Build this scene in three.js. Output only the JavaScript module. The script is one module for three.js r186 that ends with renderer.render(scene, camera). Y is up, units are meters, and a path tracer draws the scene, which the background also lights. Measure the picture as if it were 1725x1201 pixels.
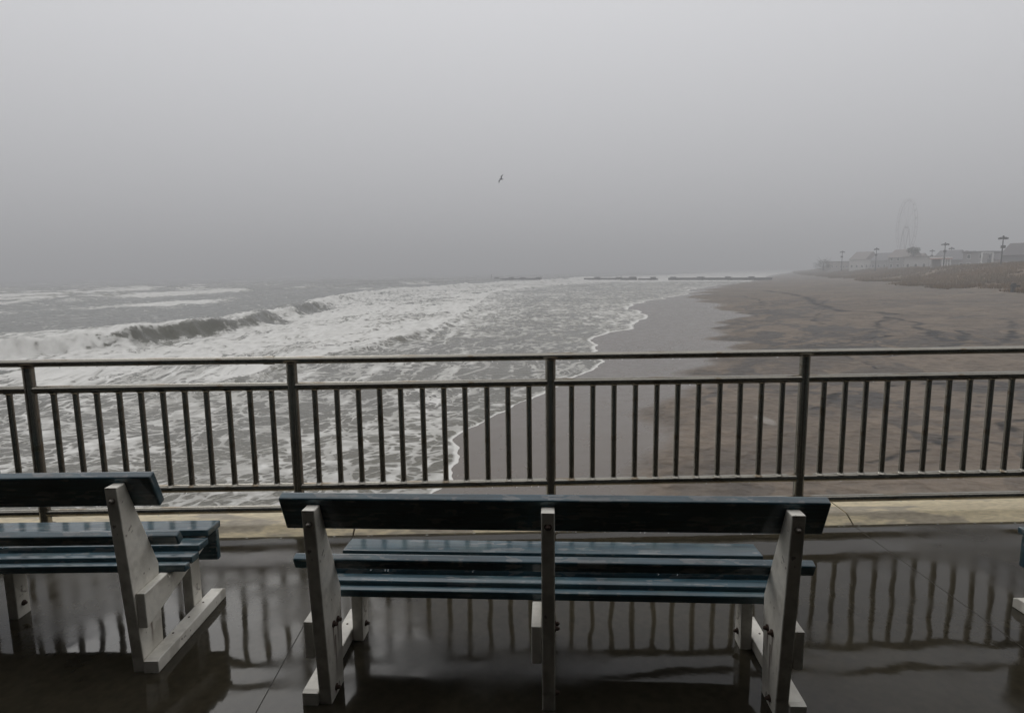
import * as THREE from 'three';
import { RoundedBoxGeometry } from 'three/addons/geometries/RoundedBoxGeometry.js';
import { mergeGeometries, mergeVertices } from 'three/addons/utils/BufferGeometryUtils.js';

// ───────────────────────── camera, sky, sun, exposure, haze ─────────────────────────
const scene = new THREE.Scene();
const camera = new THREE.PerspectiveCamera(2 * Math.atan(600.5 / 1050) * 180 / Math.PI, 1725 / 1201, 0.05, 6000);
camera.position.set(0, 1.57, 0);
camera.rotation.order = 'YXZ';
camera.rotation.set(-Math.atan(144.5 / 1050), 0, -0.0122);

const skyTexture = (() => {                       // evenly overcast sky, a little brighter overhead
  const w = 256, h = 128, a = new Float32Array(w * h * 4);
  for (let j = 0; j < h; j++) for (let i = 0; i < w; i++) {
    const el = Math.max(0, Math.sin(((j + 0.5) / h - 0.5) * Math.PI)), l = 0.98 * (0.42 + 0.58 * el), k = 4 * (j * w + i);
    const b = j < h / 2 ? 0.12 : l;
    a[k] = b * 0.985; a[k + 1] = b * 0.988; a[k + 2] = b * 1.02; a[k + 3] = 1;
  }
  const t = new THREE.DataTexture(a, w, h, THREE.RGBAFormat, THREE.FloatType);
  t.mapping = THREE.EquirectangularReflectionMapping; t.magFilter = t.minFilter = THREE.LinearFilter; t.needsUpdate = true;
  return t;
})();
scene.background = skyTexture;
scene.environment = skyTexture;

const sun = new THREE.DirectionalLight(new THREE.Color(1, 0.985, 0.96), 0.5);   // overcast: very wide and weak, high over the sea
sun.position.set(-60, 110, -120);
sun.castShadow = true; sun.shadow.radius = 60; sun.shadow.mapSize.set(2048, 2048);
Object.assign(sun.shadow.camera, { left: -200, right: 200, top: 200, bottom: -200, near: 1, far: 700 });
sun.name = 'sun'; scene.add(sun); scene.add(sun.target);

const renderer = new THREE.WebGLRenderer({ antialias: true });
renderer.setSize(1024, 712);
renderer.toneMapping = THREE.LinearToneMapping;
renderer.toneMappingExposure = 1.27;
renderer.shadowMap.enabled = true;
scene.fog = new THREE.FogExp2(new THREE.Color(0.935, 0.94, 0.945), 0.0024);

// ───────────────────────── helpers ─────────────────────────
let seed = 7;
const rnd = () => { seed = (seed * 1664525 + 1013904223) >>> 0; return seed / 4294967296; };
const rr = (a, b) => a + (b - a) * rnd();
const clamp = (x, a = 0, b = 1) => x < a ? a : x > b ? b : x;
const ss = (a, b, x) => { const t = clamp((x - a) / (b - a)); return t * t * (3 - 2 * t); };
const mix = (a, b, t) => a + (b - a) * t;
const hash = (i, j) => { let h = Math.imul(i, 374761393) + Math.imul(j, 668265263) | 0; h = Math.imul(h ^ (h >>> 13), 1274126177); return ((h ^ (h >>> 16)) >>> 0) / 4294967296; };
function vn(x, y) {
  const i = Math.floor(x), j = Math.floor(y); let u = x - i, v = y - j;
  u = u * u * (3 - 2 * u); v = v * v * (3 - 2 * v);
  const a = hash(i, j), b = hash(i + 1, j), c = hash(i, j + 1), d = hash(i + 1, j + 1);
  return a + (b - a) * u + (c - a) * v + (a - b - c + d) * u * v;
}
const fbm = (x, y, n = 4) => { let s = 0, a = 0.5, t = 0; for (let k = 0; k < n; k++) { s += a * vn(x, y); t += a; a *= 0.5; const q = x * 1.6 - y * 1.2 + 17.3; y = x * 1.2 + y * 1.6 + 9.1; x = q; } return s / t; };
function cellEdge(x, y) {                          // 0 on the border between two cells
  const i = Math.floor(x), j = Math.floor(y); let f1 = 9, f2 = 9;
  for (let b = -1; b <= 1; b++) for (let a = -1; a <= 1; a++) {
    const dx = i + a + hash(i + a, j + b + 911) - x, dy = j + b + hash(i + a + 517, j + b) - y, d = dx * dx + dy * dy;
    if (d < f1) { f2 = f1; f1 = d; } else if (d < f2) f2 = d;
  }
  return Math.sqrt(f2) - Math.sqrt(f1);
}
function curve(points) {                           // smooth x over descending z
  const Z = points.map((p) => -p[0]), X = points.map((p) => p[1]), n = Z.length;
  const M = X.map((_, i) => i === 0 ? (X[1] - X[0]) / (Z[1] - Z[0]) : i === n - 1 ? (X[i] - X[i - 1]) / (Z[i] - Z[i - 1]) : 0.5 * ((X[i + 1] - X[i]) / (Z[i + 1] - Z[i]) + (X[i] - X[i - 1]) / (Z[i] - Z[i - 1])));
  let lastZ = NaN, lastX = 0;                      // rows share one z
  const at = (z) => {
    const q = -z; if (q <= Z[0]) return X[0] + M[0] * (q - Z[0]); if (q >= Z[n - 1]) return X[n - 1] + M[n - 1] * (q - Z[n - 1]);
    let i = 0; while (q > Z[i + 1]) i++;
    const h = Z[i + 1] - Z[i], t = (q - Z[i]) / h, t2 = t * t, t3 = t2 * t;
    return (2 * t3 - 3 * t2 + 1) * X[i] + (t3 - 2 * t2 + t) * h * M[i] + (-2 * t3 + 3 * t2) * X[i + 1] + (t3 - t2) * h * M[i + 1];
  };
  return (z) => { if (z !== lastZ) { lastZ = z; lastX = at(z); } return lastX; };
}
const s8 = (c) => { c = clamp(c); return Math.round(255 * (c <= 0.0031308 ? 12.92 * c : 1.055 * Math.pow(c, 1 / 2.4) - 0.055)); };
function dataTex(data, w, h, srgb, repeat) {
  const t = new THREE.DataTexture(data, w, h, THREE.RGBAFormat, data instanceof Float32Array ? THREE.FloatType : THREE.UnsignedByteType);
  t.magFilter = t.minFilter = THREE.LinearFilter; if (srgb) t.colorSpace = THREE.SRGBColorSpace;
  if (repeat) { t.wrapS = t.wrapT = THREE.RepeatWrapping; t.repeat.set(repeat[0], repeat[1]); }
  t.needsUpdate = true; return t;
}
// colour map (linear rgb from fn(u, v) in 0..1), as sRGB bytes
function colourTex(w, h, fn, repeat) {
  const d = new Uint8Array(w * h * 4);
  for (let j = 0; j < h; j++) for (let i = 0; i < w; i++) { const c = fn((i + 0.5) / w, (j + 0.5) / h), k = 4 * (j * w + i); d[k] = s8(c[0]); d[k + 1] = s8(c[1]); d[k + 2] = s8(c[2]); d[k + 3] = 255; }
  return dataTex(d, w, h, true, repeat);
}
function greyTex(w, h, fn, repeat, float = false) {
  const d = float ? new Float32Array(w * h * 4) : new Uint8Array(w * h * 4);
  for (let j = 0; j < h; j++) for (let i = 0; i < w; i++) { const c = fn((i + 0.5) / w, (j + 0.5) / h), k = 4 * (j * w + i), q = float ? c : Math.round(255 * clamp(c)); d[k] = d[k + 1] = d[k + 2] = q; d[k + 3] = float ? 1 : 255; }
  return dataTex(d, w, h, false, repeat);
}
// noise that repeats after n cells
const tileN = (u, v, n, o = 0) => { const x = u * n, y = v * n, i = Math.floor(x), j = Math.floor(y); let a = x - i, b = y - j; a = a * a * (3 - 2 * a); b = b * b * (3 - 2 * b); const m = (q) => ((q % n) + n) % n, H = (p, q) => hash(m(p) + o, m(q) + o * 3); return mix(mix(H(i, j), H(i + 1, j), a), mix(H(i, j + 1), H(i + 1, j + 1), a), b); };
const tileF = (u, v, n, oct, o = 0) => { let s = 0, a = 0.5, t = 0; for (let k = 0; k < oct; k++) { s += a * tileN(u, v, n, o + k * 31); t += a; a *= 0.5; n *= 2; } return s / t; };

const taken = {};
const numbered = (n) => { taken[n] = (taken[n] ?? -1) + 1; return taken[n] ? `${n}_${String(taken[n]).padStart(3, '0')}` : n; };
function shade(o) { o.traverse((m) => { if (m.isMesh) { m.castShadow = true; m.receiveShadow = true; } }); return o; }
function part(name, geometry, material, parent, label) {
  const m = new THREE.Mesh(geometry, material); m.name = name; m.castShadow = m.receiveShadow = true;
  if (label) m.userData.label = label;
  parent.add(m); return m;
}
function thing(name, label, category, group, pos = [0, 0, 0], turn = 0) {
  const g = new THREE.Group(); g.name = numbered(name); g.position.set(...pos); g.rotation.y = turn;
  g.userData = { label, category }; if (group) g.userData.group = group;
  scene.add(g); return g;
}
function structure(o, name, label, category) { o.name = numbered(name); o.userData = { kind: 'structure', label, category }; shade(o); scene.add(o); return o; }
function metric(geo, scaleU = 1) {                 // uv in metres, the long side along u
  const g = geo.index ? geo.toNonIndexed() : geo; g.computeBoundingBox();
  const sz = new THREE.Vector3(); g.boundingBox.getSize(sz);
  const p = g.attributes.position, uv = new Float32Array(p.count * 2), A = new THREE.Vector3(), B = new THREE.Vector3(), Cc = new THREE.Vector3();
  for (let i = 0; i < p.count; i += 3) {
    A.fromBufferAttribute(p, i); B.fromBufferAttribute(p, i + 1); Cc.fromBufferAttribute(p, i + 2);
    const n = B.clone().sub(A).cross(Cc.clone().sub(A)), ax = Math.abs(n.x), ay = Math.abs(n.y), az = Math.abs(n.z);
    let pr = ax > ay && ax > az ? ['z', 'y'] : ay > az ? ['x', 'z'] : ['x', 'y'];
    if (sz[pr[1]] > sz[pr[0]]) pr = [pr[1], pr[0]];
    [A, B, Cc].forEach((q, k) => { uv[2 * (i + k)] = q[pr[0]] * scaleU; uv[2 * (i + k) + 1] = q[pr[1]] + 0.37 * (ax > ay ? 1 : 0); });
  }
  g.setAttribute('uv', new THREE.BufferAttribute(uv, 2)); return g;
}
const rbox = (w, h, d, r = 0.006, x = 0, y = 0, z = 0) => metric(new RoundedBoxGeometry(w, h, d, 2, Math.min(r, w / 2.1, h / 2.1, d / 2.1)).translate(x, y, z));
const box = (w, h, d, x = 0, y = 0, z = 0) => new THREE.BoxGeometry(w, h, d).translate(x, y, z);

// ───────────────────────── the lie of the land ─────────────────────────
const SEA = -4.2, TURN = 0.020;                   // deck is y = 0; the pier is turned a little
const shoreX = curve([[60, -7], [0, -3], [-15.7, -2], [-18, -1.75], [-21, -2.0], [-22.2, -1.6], [-24.5, -0.6], [-27.4, 0.7], [-30, 2], [-33.5, 3.6], [-40, 5.9], [-46, 6.5], [-50.5, 7.0], [-62, 11.9], [-75, 16], [-93, 18], [-109, 23.6], [-131, 34.7], [-191, 57.7], [-288, 112], [-459, 190], [-698, 310], [-1500, 690]]);
const wetX = curve([[60, 0], [0, 1.5], [-15, 3.5], [-21.6, 5.6], [-31, 9.2], [-42, 14.1], [-49, 16.2], [-60, 21], [-74, 27], [-86, 28], [-126, 38.1], [-186, 61], [-304, 122], [-500, 216], [-1500, 700]]);
const crestX = curve([[60, -60], [-30, -48], [-45.8, -38], [-52, -33.4], [-60.6, -31.8], [-70, -30.4], [-101, -32.4], [-148, -36.8], [-230, -22], [-385, 45], [-500, 95], [-1500, 580]]);
const boreX = curve([[60, -30], [-10, -20], [-30, -15.5], [-43, -12.5], [-50, -10], [-59, -8], [-97, -6], [-181, -1], [-300, 44], [-385, 78], [-500, 140], [-1500, 640]]);
const toeX = curve([[60, 38], [0, 50], [-40, 62], [-95, 78], [-142, 94], [-232, 129], [-570, 263], [-1500, 720]]);
const perZ = (f) => { let z0 = NaN, v = 0; return (z) => { if (z !== z0) { z0 = z; v = f(z); } return v; }; };
const edgeAlong = perZ((z) => (vn(z * 0.9, 3.3) - 0.5) * 0.5 + (vn(z * 0.23, 8.1) - 0.5) * (1 + Math.min(5, -z * 0.02)) * ss(-28, -60, z));
const edgeWiggle = (x, z) => edgeAlong(z) + (vn(z * 3.1, x) - 0.5) * 0.12;
const seaward = (x, z) => shoreX(z) + edgeWiggle(x, z) - x;

function sandY(x, z) {
  const s = -seaward(x, z), t = x - toeX(z);
  if (s < 0) return SEA + Math.max(0.035 * s, -2.4);
  let y = SEA + 0.03 * Math.min(s, 60);
  y += ss(6, 22, s) * ((fbm(x * 0.11, z * 0.11, 3) - 0.5) * 0.42 + (fbm(x * 0.5 + 40, z * 0.5, 3) - 0.5) * 0.13 + (fbm(x * 2.3, z * 2.3 + 9, 2) - 0.5) * 0.08 * ss(80, 30, -z));
  const far = ss(500, 1000, -z);
  if (t > 0) {
    const d = ss(-1, 34, t) * (3.1 + 1.5 * (fbm(x * 0.022 + 3, z * 0.022, 3) - 0.45) * 2 + 0.9 * (fbm(x * 0.09, z * 0.09 + 5, 3) - 0.5)) - ss(26, 44, t) * 1.2;
    y += d * (1 - 0.6 * far);
  }
  return y;
}
const whiteMound = (x, z) => Math.exp(-((x - 46) ** 2) / 60 - ((z + 372) ** 2) / 160);
const breaking = perZ((z) => clamp(ss(-53.5, -49.5, z) + 0.75 * Math.exp(-(((z + 82) / 3.2) ** 2)) + ss(-100, -106, z) * ss(-640, -380, z)));
function seaY(x, z) {
  const e = seaward(x, z); if (e < -4) return SEA - 0.4;
  const u = x - crestX(z), far = clamp((-z - 60) / 400), calm = ss(0, 14, e), open = ss(-3, -14, u);
  const c = crestX(z);
  let y = 0;
  const lump = 1 + 0.30 * (vn(z * 0.13, 2.2) - 0.5) * 2 + 0.07 * (vn(z * 0.6, 7.7) - 0.5) * 2, br = breaking(z);
  const A = (z > -46 ? 0.95 : 1.05) * mix(1, 0.72, ss(-100, -112, z)) * lump * ss(-700, -300, z);
  const uu = u + 1.0 * (vn(z * 0.2, 1.1) - 0.5) * 2;
  y += A * (uu > 0 ? Math.exp(-((uu / 1.3) ** 2)) : Math.exp(-((uu / 4.5) ** 2))) * 1.12 + 0.07 * Math.exp(-((u / 3) ** 2)) * (fbm(x * 1.3, z * 0.9, 3) - 0.5) * 2;
  y -= 0.25 * A * Math.exp(-(((uu - 3.4) / 2.6) ** 2));
  if (br > 0.05) y += br * Math.exp(-(((u - 0.3) / 2.6) ** 2)) * (fbm(x * 1.1, z * 1.1, 4) - 0.45) * 0.9;
  for (const [off, a, w] of [[-30, 0.35, 6], [-56, 0.85, 5.5], [-84, 0.5, 8], [-112, 1.0, 6], [-150, 0.9, 9], [-200, 0.9, 10]]) {
    const q = x - c - off + 7 * (vn(z * 0.02 + off, off) - 0.5) * 2;
    y += a * (0.55 + 0.9 * vn(z * 0.05, off * 1.7)) * Math.exp(-((q / (q > 0 ? w * 0.5 : w)) ** 2));
  }
  y += open * ((fbm(x * 0.16, z * 0.12, 4) - 0.5) * 0.75 + (fbm(x * 0.7, z * 0.5 + 4, 3) - 0.5) * 0.22);
  const b = boreX(z), ub = x - b;
  y += (1 - open) * calm * ((fbm(x * 0.55, z * 0.5, 4) - 0.5) * 0.62 * ss(3, -2, ub) * ss(-22, -38, z) + (fbm(x * 1.5, z * 1.1 + 3, 3) - 0.5) * mix(0.10, 0.30, ss(4, -2, ub) * ss(-20, -34, z)) + (vn(x * 0.35, z * 0.3) - 0.5) * 0.08);
  y += calm * 0.34 * (ub > 0 ? Math.exp(-((ub / 0.7) ** 2)) : Math.exp(ub / 9)) * (0.6 + 0.8 * vn(z * 0.5, 4.4)) * ss(-420, -250, z) * ss(-18, -34, z);
  y += 1.7 * whiteMound(x, z) * (0.6 + 0.8 * fbm(x * 0.4, z * 0.4, 3));
  y *= mix(0.05, 1, calm);
  y += 0.05 * ss(0, 0.5, e) - 0.035 * ss(0, -2, e) * 4;
  return SEA + y + (e < 0 ? 0.09 * e : 0);
}
// how much of the water is foam at (x, z)
function foamAt(x, z, fine) {
  const e = seaward(x, z); if (e < -0.3) return 0;
  const u = x - crestX(z), ub = x - boreX(z), br = breaking(z);
  const big = fbm(x * 0.07 + 5, z * 0.05, 3), streak = fbm(x * 0.5 + z * 0.12, z * 0.11 - x * 0.05, 3);
  let D;
  if (ub > 0) { D = 0.50 - 0.14 * ss(0, 9, ub) + 0.25 * (big - 0.5) + 0.3 * (streak - 0.5); D += 0.06 * ss(-45, -70, z); }
  else D = 0.70 + 0.55 * (big - 0.5) + 0.75 * (streak - 0.5) + 0.22 * ss(-5, 0, ub);
  D = mix(D, 0.38 + 0.5 * (big - 0.5) + 0.5 * (streak - 0.5) + 0.17 * ss(-4, -22, x), ss(-40, -24, z));                 // lace close to the pier
  const face = ss(-2.2, -0.2, u) * ss(3.3, 2.1, u + 1.2 * (streak - 0.5));
  const off = ss(0.6, -0.4, u);
  D = mix(D, 0.12 + 0.25 * (streak - 0.5), off);
  D = mix(D, mix(0.12 + 0.5 * (streak - 0.5), 0.80 + 1.0 * (streak - 0.5), br), face);
  D += off * br * 0.9 * ss(-5.5, -1.5, u);
  { const q = u + 1.0 * (vn(z * 0.2, 1.1) - 0.5) * 2; D += (1 - br) * 0.75 * Math.exp(-(((q + 0.1) / 0.4) ** 2)) * ss(0.35, 0.65, vn(z * 0.45, 6.1)); }
  if (off > 0) for (const [o, zc, zw, amt] of [[-56, -190, 40, 1.7], [-112, -200, 50, 1.8], [-84, -150, 34, 1.1], [-30, -118, 20, 0.9], [-150, -260, 60, 1.4]]) {
    const q = x - crestX(z) - o + 7 * (vn(z * 0.02 + o, o) - 0.5) * 2;
    D += off * amt * Math.exp(-(((z - zc) / zw) ** 2)) * (q > 0 ? Math.exp(-((q / 3) ** 2)) : Math.exp(-((q / 14) ** 2))) * ss(0.25, 0.55, vn(z * 0.07, o)) * (0.2 + 1.6 * fbm(x * 0.28, z * 0.07, 3));
  }
  if (off > 0) D += off * 0.5 * ss(0.64, 0.76, fbm(x * 0.045 + 11, z * 0.03, 3));                              // odd whitecaps
  D += whiteMound(x, z) * 1.2;
  const surf = ss(-250, -330, z) * ss(110, 30, e); D += surf * 0.55;
  const wx = x + 0.9 * (vn(x * 0.4, z * 0.4) - 0.5) * 2 + 0.28 * (vn(x * 1.7, z * 1.7) - 0.5) * 2, wz = z + 0.9 * (vn(x * 0.4 + 31, z * 0.4) - 0.5) * 2 + 0.28 * (vn(x * 1.7 + 9, z * 1.7) - 0.5) * 2;
  const l1 = 1 - ss(0.0, 0.30, cellEdge(wx * 0.66, wz * mix(0.74, 0.34, ss(-24, -60, z)))), l2 = fine ? 1 - ss(0, 0.36, cellEdge(wx * 1.9 + 3, wz * mix(2.0, 0.8, ss(-24, -60, z)))) : vn(x * 2, z * 2), zf = mix(2.6, 0.85, ss(-24, -60, z)), g = fbm(x * 2.4, z * zf, fine ? 4 : 2);
  const val = 0.33 * l1 + 0.30 * l2 + 0.44 * (fbm(wx * 0.45, wz * 0.6, 3) * 1.5 - 0.25) + 0.62 * (g - 0.5);
  let f = ss(0.80 - D - 0.03, 0.80 - D + 0.24, val);
  f *= (0.42 + 0.58 * ss(0.2, 0.75, D + 0.5 * (g - 0.5))) * (0.78 + 0.5 * (g - 0.3));
  f = Math.max(f, ss(0.5, 1.1, D + 1.3 * (g - 0.5) + 0.3 * (l1 - 0.5) + 0.2 * (l2 - 0.5)) * (0.78 + 0.8 * (g - 0.5)));
  // the white lip at the water's edge, and thin arcs left by older tongues
  const wlip = 0.16 + 0.5 * vn(z * 0.6, 12.5) ** 3 + Math.min(0.7, Math.max(0, -z - 30) * 0.014);
  f = Math.max(f, 0.95 * ss(-0.12, 0.02, e) * ss(wlip, wlip * 0.35, e - 0.25 * (g - 0.5)));
  for (const [o, k] of [[1.7, 0.6], [3.9, 0.5], [7.5, 0.45]]) { const q = Math.abs(e - o - 1.1 * (vn(z * 0.35, o) - 0.5) * 2 - 0.3 * (g - 0.5)); f = Math.max(f, k * ss(0.13 + 0.004 * -z, 0.02, q) * ss(0.35, 0.6, vn(z * 0.4, o * 3))); }
  return clamp(f) * ss(-0.12, 0.0, e);
}

// ───────────────────────── sea and beach materials ─────────────────────────
const patch = (t, x0, z0, w, l) => { t.repeat.set(1 / w, 1 / l); t.offset.set(-x0 / w, -z0 / l); return t; };   // uv is (x, -z) in metres
function waterMaterial(name, x0, z0, w, l, n, fine) {
  const col = new Uint8Array(n * n * 4), m = n / 2, rou = new Uint8Array(m * m * 4);
  for (let j = 0; j < n; j++) for (let i = 0; i < n; i++) {
    const x = x0 + (i + 0.5) / n * w, z = -(z0 + (j + 0.5) / n * l), f = foamAt(x, z, fine), k = 4 * (j * n + i);
    const silt = 0.5 + 0.5 * ss(60, 0, shoreX(z) - x), v = 0.85 + 0.3 * vn(x * 0.3, z * 0.3);
    col[k] = s8(mix(0.061 * v * mix(0.60, 1.25, silt), 0.62, f)); col[k + 1] = s8(mix(0.060 * v * mix(0.74, 1.15, silt), 0.61, f)); col[k + 2] = s8(mix(0.041 * v * mix(0.80, 1.1, silt), 0.575, f)); col[k + 3] = 255;
    if (!(i & 1) && !(j & 1)) { const q = 4 * ((j >> 1) * m + (i >> 1)); rou[q] = rou[q + 1] = rou[q + 2] = Math.round(255 * mix(0.16, 0.8, ss(0.15, 0.6, f))); rou[q + 3] = 255; }
  }
  const mat = new THREE.MeshPhysicalMaterial({ name, ior: 1.33, map: patch(dataTex(col, n, n, true), x0, z0, w, l), roughness: 1, roughnessMap: patch(dataTex(rou, m, m, false), x0, z0, w, l), metalness: 0 });
  return mat;
}
const chop = greyTex(512, 512, (u, v) => 0.6 * tileF(u, v, 9, 4, 5) + 0.4 * tileF(u, v, 34, 3, 9), [1 / 7, 1 / 7], true);
const SEA_NEAR = [-30, 12, 38, 38], SEA_MID = [-100, 38, 170, 170], SEA_FAR = [-420, 100, 800, 800];
const waterNear = waterMaterial('surf water near the pier', ...SEA_NEAR, 1792, true);
const waterMid = waterMaterial('surf water', ...SEA_MID, 1536, true);
const waterFar = waterMaterial('open sea water', ...SEA_FAR, 800, false);
for (const m of [waterNear, waterMid, waterFar]) { m.bumpMap = chop; m.bumpScale = 0.07; }

const LINES = [   // dark wrack lines and wheel tracks in the sand: [half width, points]
  [0.55, [[58.9, -144.9], [53.4, -120.2], [48, -101.5], [42.4, -87.3], [40.2, -78.5], [38.1, -71.1], [39.8, -68.7], [39.4, -64.7]]],
  [0.32, [[27.6, -47.1], [33.2, -56.2], [37.7, -62], [35.5, -54.9], [32.5, -48.4], [29.2, -42.4], [29, -40.7], [31.2, -42.8], [34.2, -46.7]]],
  [0.25, [[24.4, -44.1], [25.9, -44.4], [27.5, -45], [28.1, -42]]], [0.3, [[43, -54.3], [39.2, -48.5], [35.4, -43.6], [30.5, -38.4]]], [0.14, [[20.3, -37.2], [19.3, -34.4], [18.9, -32.2]]],
  [0.16, [[11.5, -23.5], [14.5, -26.6], [19, -28.2], [24.5, -30.5]]], [0.15, [[15, -18.6], [19.5, -21.8], [26, -24]]], [0.25, [[29, -59], [33.5, -68], [40, -81], [47, -93]]], [0.3, [[33, -83], [39, -97], [44, -118]]], [0.13, [[10, -16.5], [13, -18.5], [17.5, -19.6]]], [0.22, [[22, -36], [27, -38.5], [36, -41]]]];
function lineMark(x, z) {
  let m = 0;
  for (const [w, p] of LINES) for (let i = 0; i + 1 < p.length; i++) {
    const ax = p[i][0], az = p[i][1], bx = p[i + 1][0] - ax, bz = p[i + 1][1] - az;
    if (x < Math.min(ax, ax + bx) - 3 || x > Math.max(ax, ax + bx) + 3 || z < Math.min(az, az + bz) - 3 || z > Math.max(az, az + bz) + 3) continue;
    const t = clamp(((x - ax) * bx + (z - az) * bz) / (bx * bx + bz * bz)), d = Math.hypot(x - ax - t * bx + 1.4 * (fbm(x * 0.5, z * 0.5, 2) - 0.5), z - az - t * bz + 1.4 * (fbm(x * 0.5 + 7, z * 0.5, 2) - 0.5));
    m = Math.max(m, ss(w * 1.6, w * 0.4, d + w * 1.2 * (fbm(x * 1.6, z * 1.6, 3) - 0.5)));
  }
  return m;
}
const BLOTS = [[29.5, -72.3, 9, 12, 0.8], [24.6, -53.8, 6, 7, 1], [21.8, -43.2, 5, 4, 1.0], [18.6, -44.3, 4, 4, 0.8], [17.9, -23.3, 4, 3, 0.9], [13.6, -26.1, 5, 3.5, 0.75], [21.2, -26.5, 5, 3, 0.8], [9.5, -15, 3, 1.6, 0.7], [40, -95, 14, 18, 0.5], [50, -50, 14, 10, 0.35]];
function sandMaterial(name, x0, z0, w, l, n) {
  const col = new Uint8Array(n * n * 4), m = n / 2, rou = new Uint8Array(m * m * 4), hgt = new Uint8Array(n * n * 4);
  for (let j = 0; j < n; j++) for (let i = 0; i < n; i++) {
    const x = x0 + (i + 0.5) / n * w, z = -(z0 + (j + 0.5) / n * l), k = 4 * (j * n + i);
    if (shoreX(z) - x > 6 || x - toeX(z) > 70) { col[k] = 105; col[k + 1] = 95; col[k + 2] = 85; col[k + 3] = 255; continue; }
    const a = fbm(x * 0.35, z * 0.35, 3), b = fbm(x * 2.5, z * 2.5, 3), g = hash(i * 7 + 3, j * 5 + 1);
    const wet = ss(0.8, -0.8, x - wetX(z) - (2.2 * (vn(z * 0.33, 5.5) - 0.5) + 1.2 * (a - 0.5)) * (1 + Math.min(3, -z * 0.02)));
    let wgt = 0; for (const [bx, bz, rx, rz, s] of BLOTS) { const q = ((x - bx) / rx) ** 2 + ((z - bz) / rz) ** 2; if (q < 6) wgt += s * Math.exp(-q); }
    // dark mineral sand lies in bands along the slope
    const wxs = x + 3 * (a - 0.5), wzs = z + 5 * (fbm(x * 0.2 + 3, z * 0.2, 2) - 0.5), band = 0.5 * fbm(wxs * 0.26 + wzs * 0.1, wzs * 0.2 - wxs * 0.05, 4) + 0.5 * fbm(wxs * 1.1 + wzs * 0.3, wzs * 0.5, 4);
    const zone = clamp(0.12 + wgt + 1.0 * (fbm(x * 0.05 + 8, z * 0.05, 2) - 0.5)), edge = 0.545 - 0.07 * zone, vein = 1 - Math.abs(2 * fbm(wxs * 0.16 + 21, wzs * 0.11, 4) - 1), weed = ss(0.955, 0.985, vein + 0.05 * (b - 0.5)) * ss(0.42, 0.6, fbm(x * 0.09, z * 0.09 + 2, 2));
    const dark = (1 - wet) * Math.max(ss(edge, edge + 0.055, band + 0.10 * (b - 0.5)) * (0.35 + 0.6 * zone), 0.85 * weed);
    const line = lineMark(x, z), pale = ss(1.2, 0.7, Math.hypot((x - 9.1) / 0.26, (z + 21.9) / 0.8) + 0.5 * (b - 0.5));
    const t = x - toeX(z), litter = ss(-8, 10, t + 16 * (a - 0.5));
    let v = (0.86 + 0.55 * (a - 0.5) + 0.55 * (b - 0.5) + 0.16 * (g - 0.5));
    v *= 1 - 0.76 * dark; v *= 1 - 0.86 * line * (1 - wet);
    v = mix(v, 0.58 + 0.08 * (a - 0.5), wet * 0.92);
    let r = 0.148 * v, gg = 0.115 * v, bl = 0.083 * v;
    if (litter > 0) { r = mix(r, 0.135 * (0.6 + 0.8 * b), litter); gg = mix(gg, 0.080 * (0.6 + 0.8 * b), litter); bl = mix(bl, 0.036 * (0.6 + 0.8 * b), litter); }
    if (pale > 0 && wet < 0.5) { r = mix(r, 0.3, pale * 0.55); gg = mix(gg, 0.28, pale * 0.55); bl = mix(bl, 0.25, pale * 0.55); }
    col[k] = s8(r); col[k + 1] = s8(gg); col[k + 2] = s8(bl); col[k + 3] = 255;
    hgt[k] = hgt[k + 1] = hgt[k + 2] = Math.round(255 * clamp(0.5 + (1 - wet) * (0.9 * (b - 0.5) + 0.7 * (a - 0.5) - 0.25 * line)));
    if (!(i & 1) && !(j & 1)) { const q = 4 * ((j >> 1) * m + (i >> 1)); rou[q] = rou[q + 1] = rou[q + 2] = Math.round(255 * mix(0.86 - 0.2 * dark, 0.17 + 0.14 * b, wet)); rou[q + 3] = 255; }
  }
  return new THREE.MeshStandardMaterial({ name, map: patch(dataTex(col, n, n, true), x0, z0, w, l), roughness: 1, roughnessMap: patch(dataTex(rou, m, m, false), x0, z0, w, l), bumpMap: patch(dataTex(hgt, n, n, false), x0, z0, w, l), bumpScale: 0.3 });
}
const SAND_NEAR = [-6, 6, 46, 46], SAND_MID = [-6, 6, 160, 160], SAND_FAR = [0, 60, 900, 900];
const sandNear = sandMaterial('damp beach sand near the pier', ...SAND_NEAR, 1536), sandMid = sandMaterial('damp beach sand', ...SAND_MID, 1536), sandFar = sandMaterial('far beach sand', ...SAND_FAR, 700);

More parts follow.
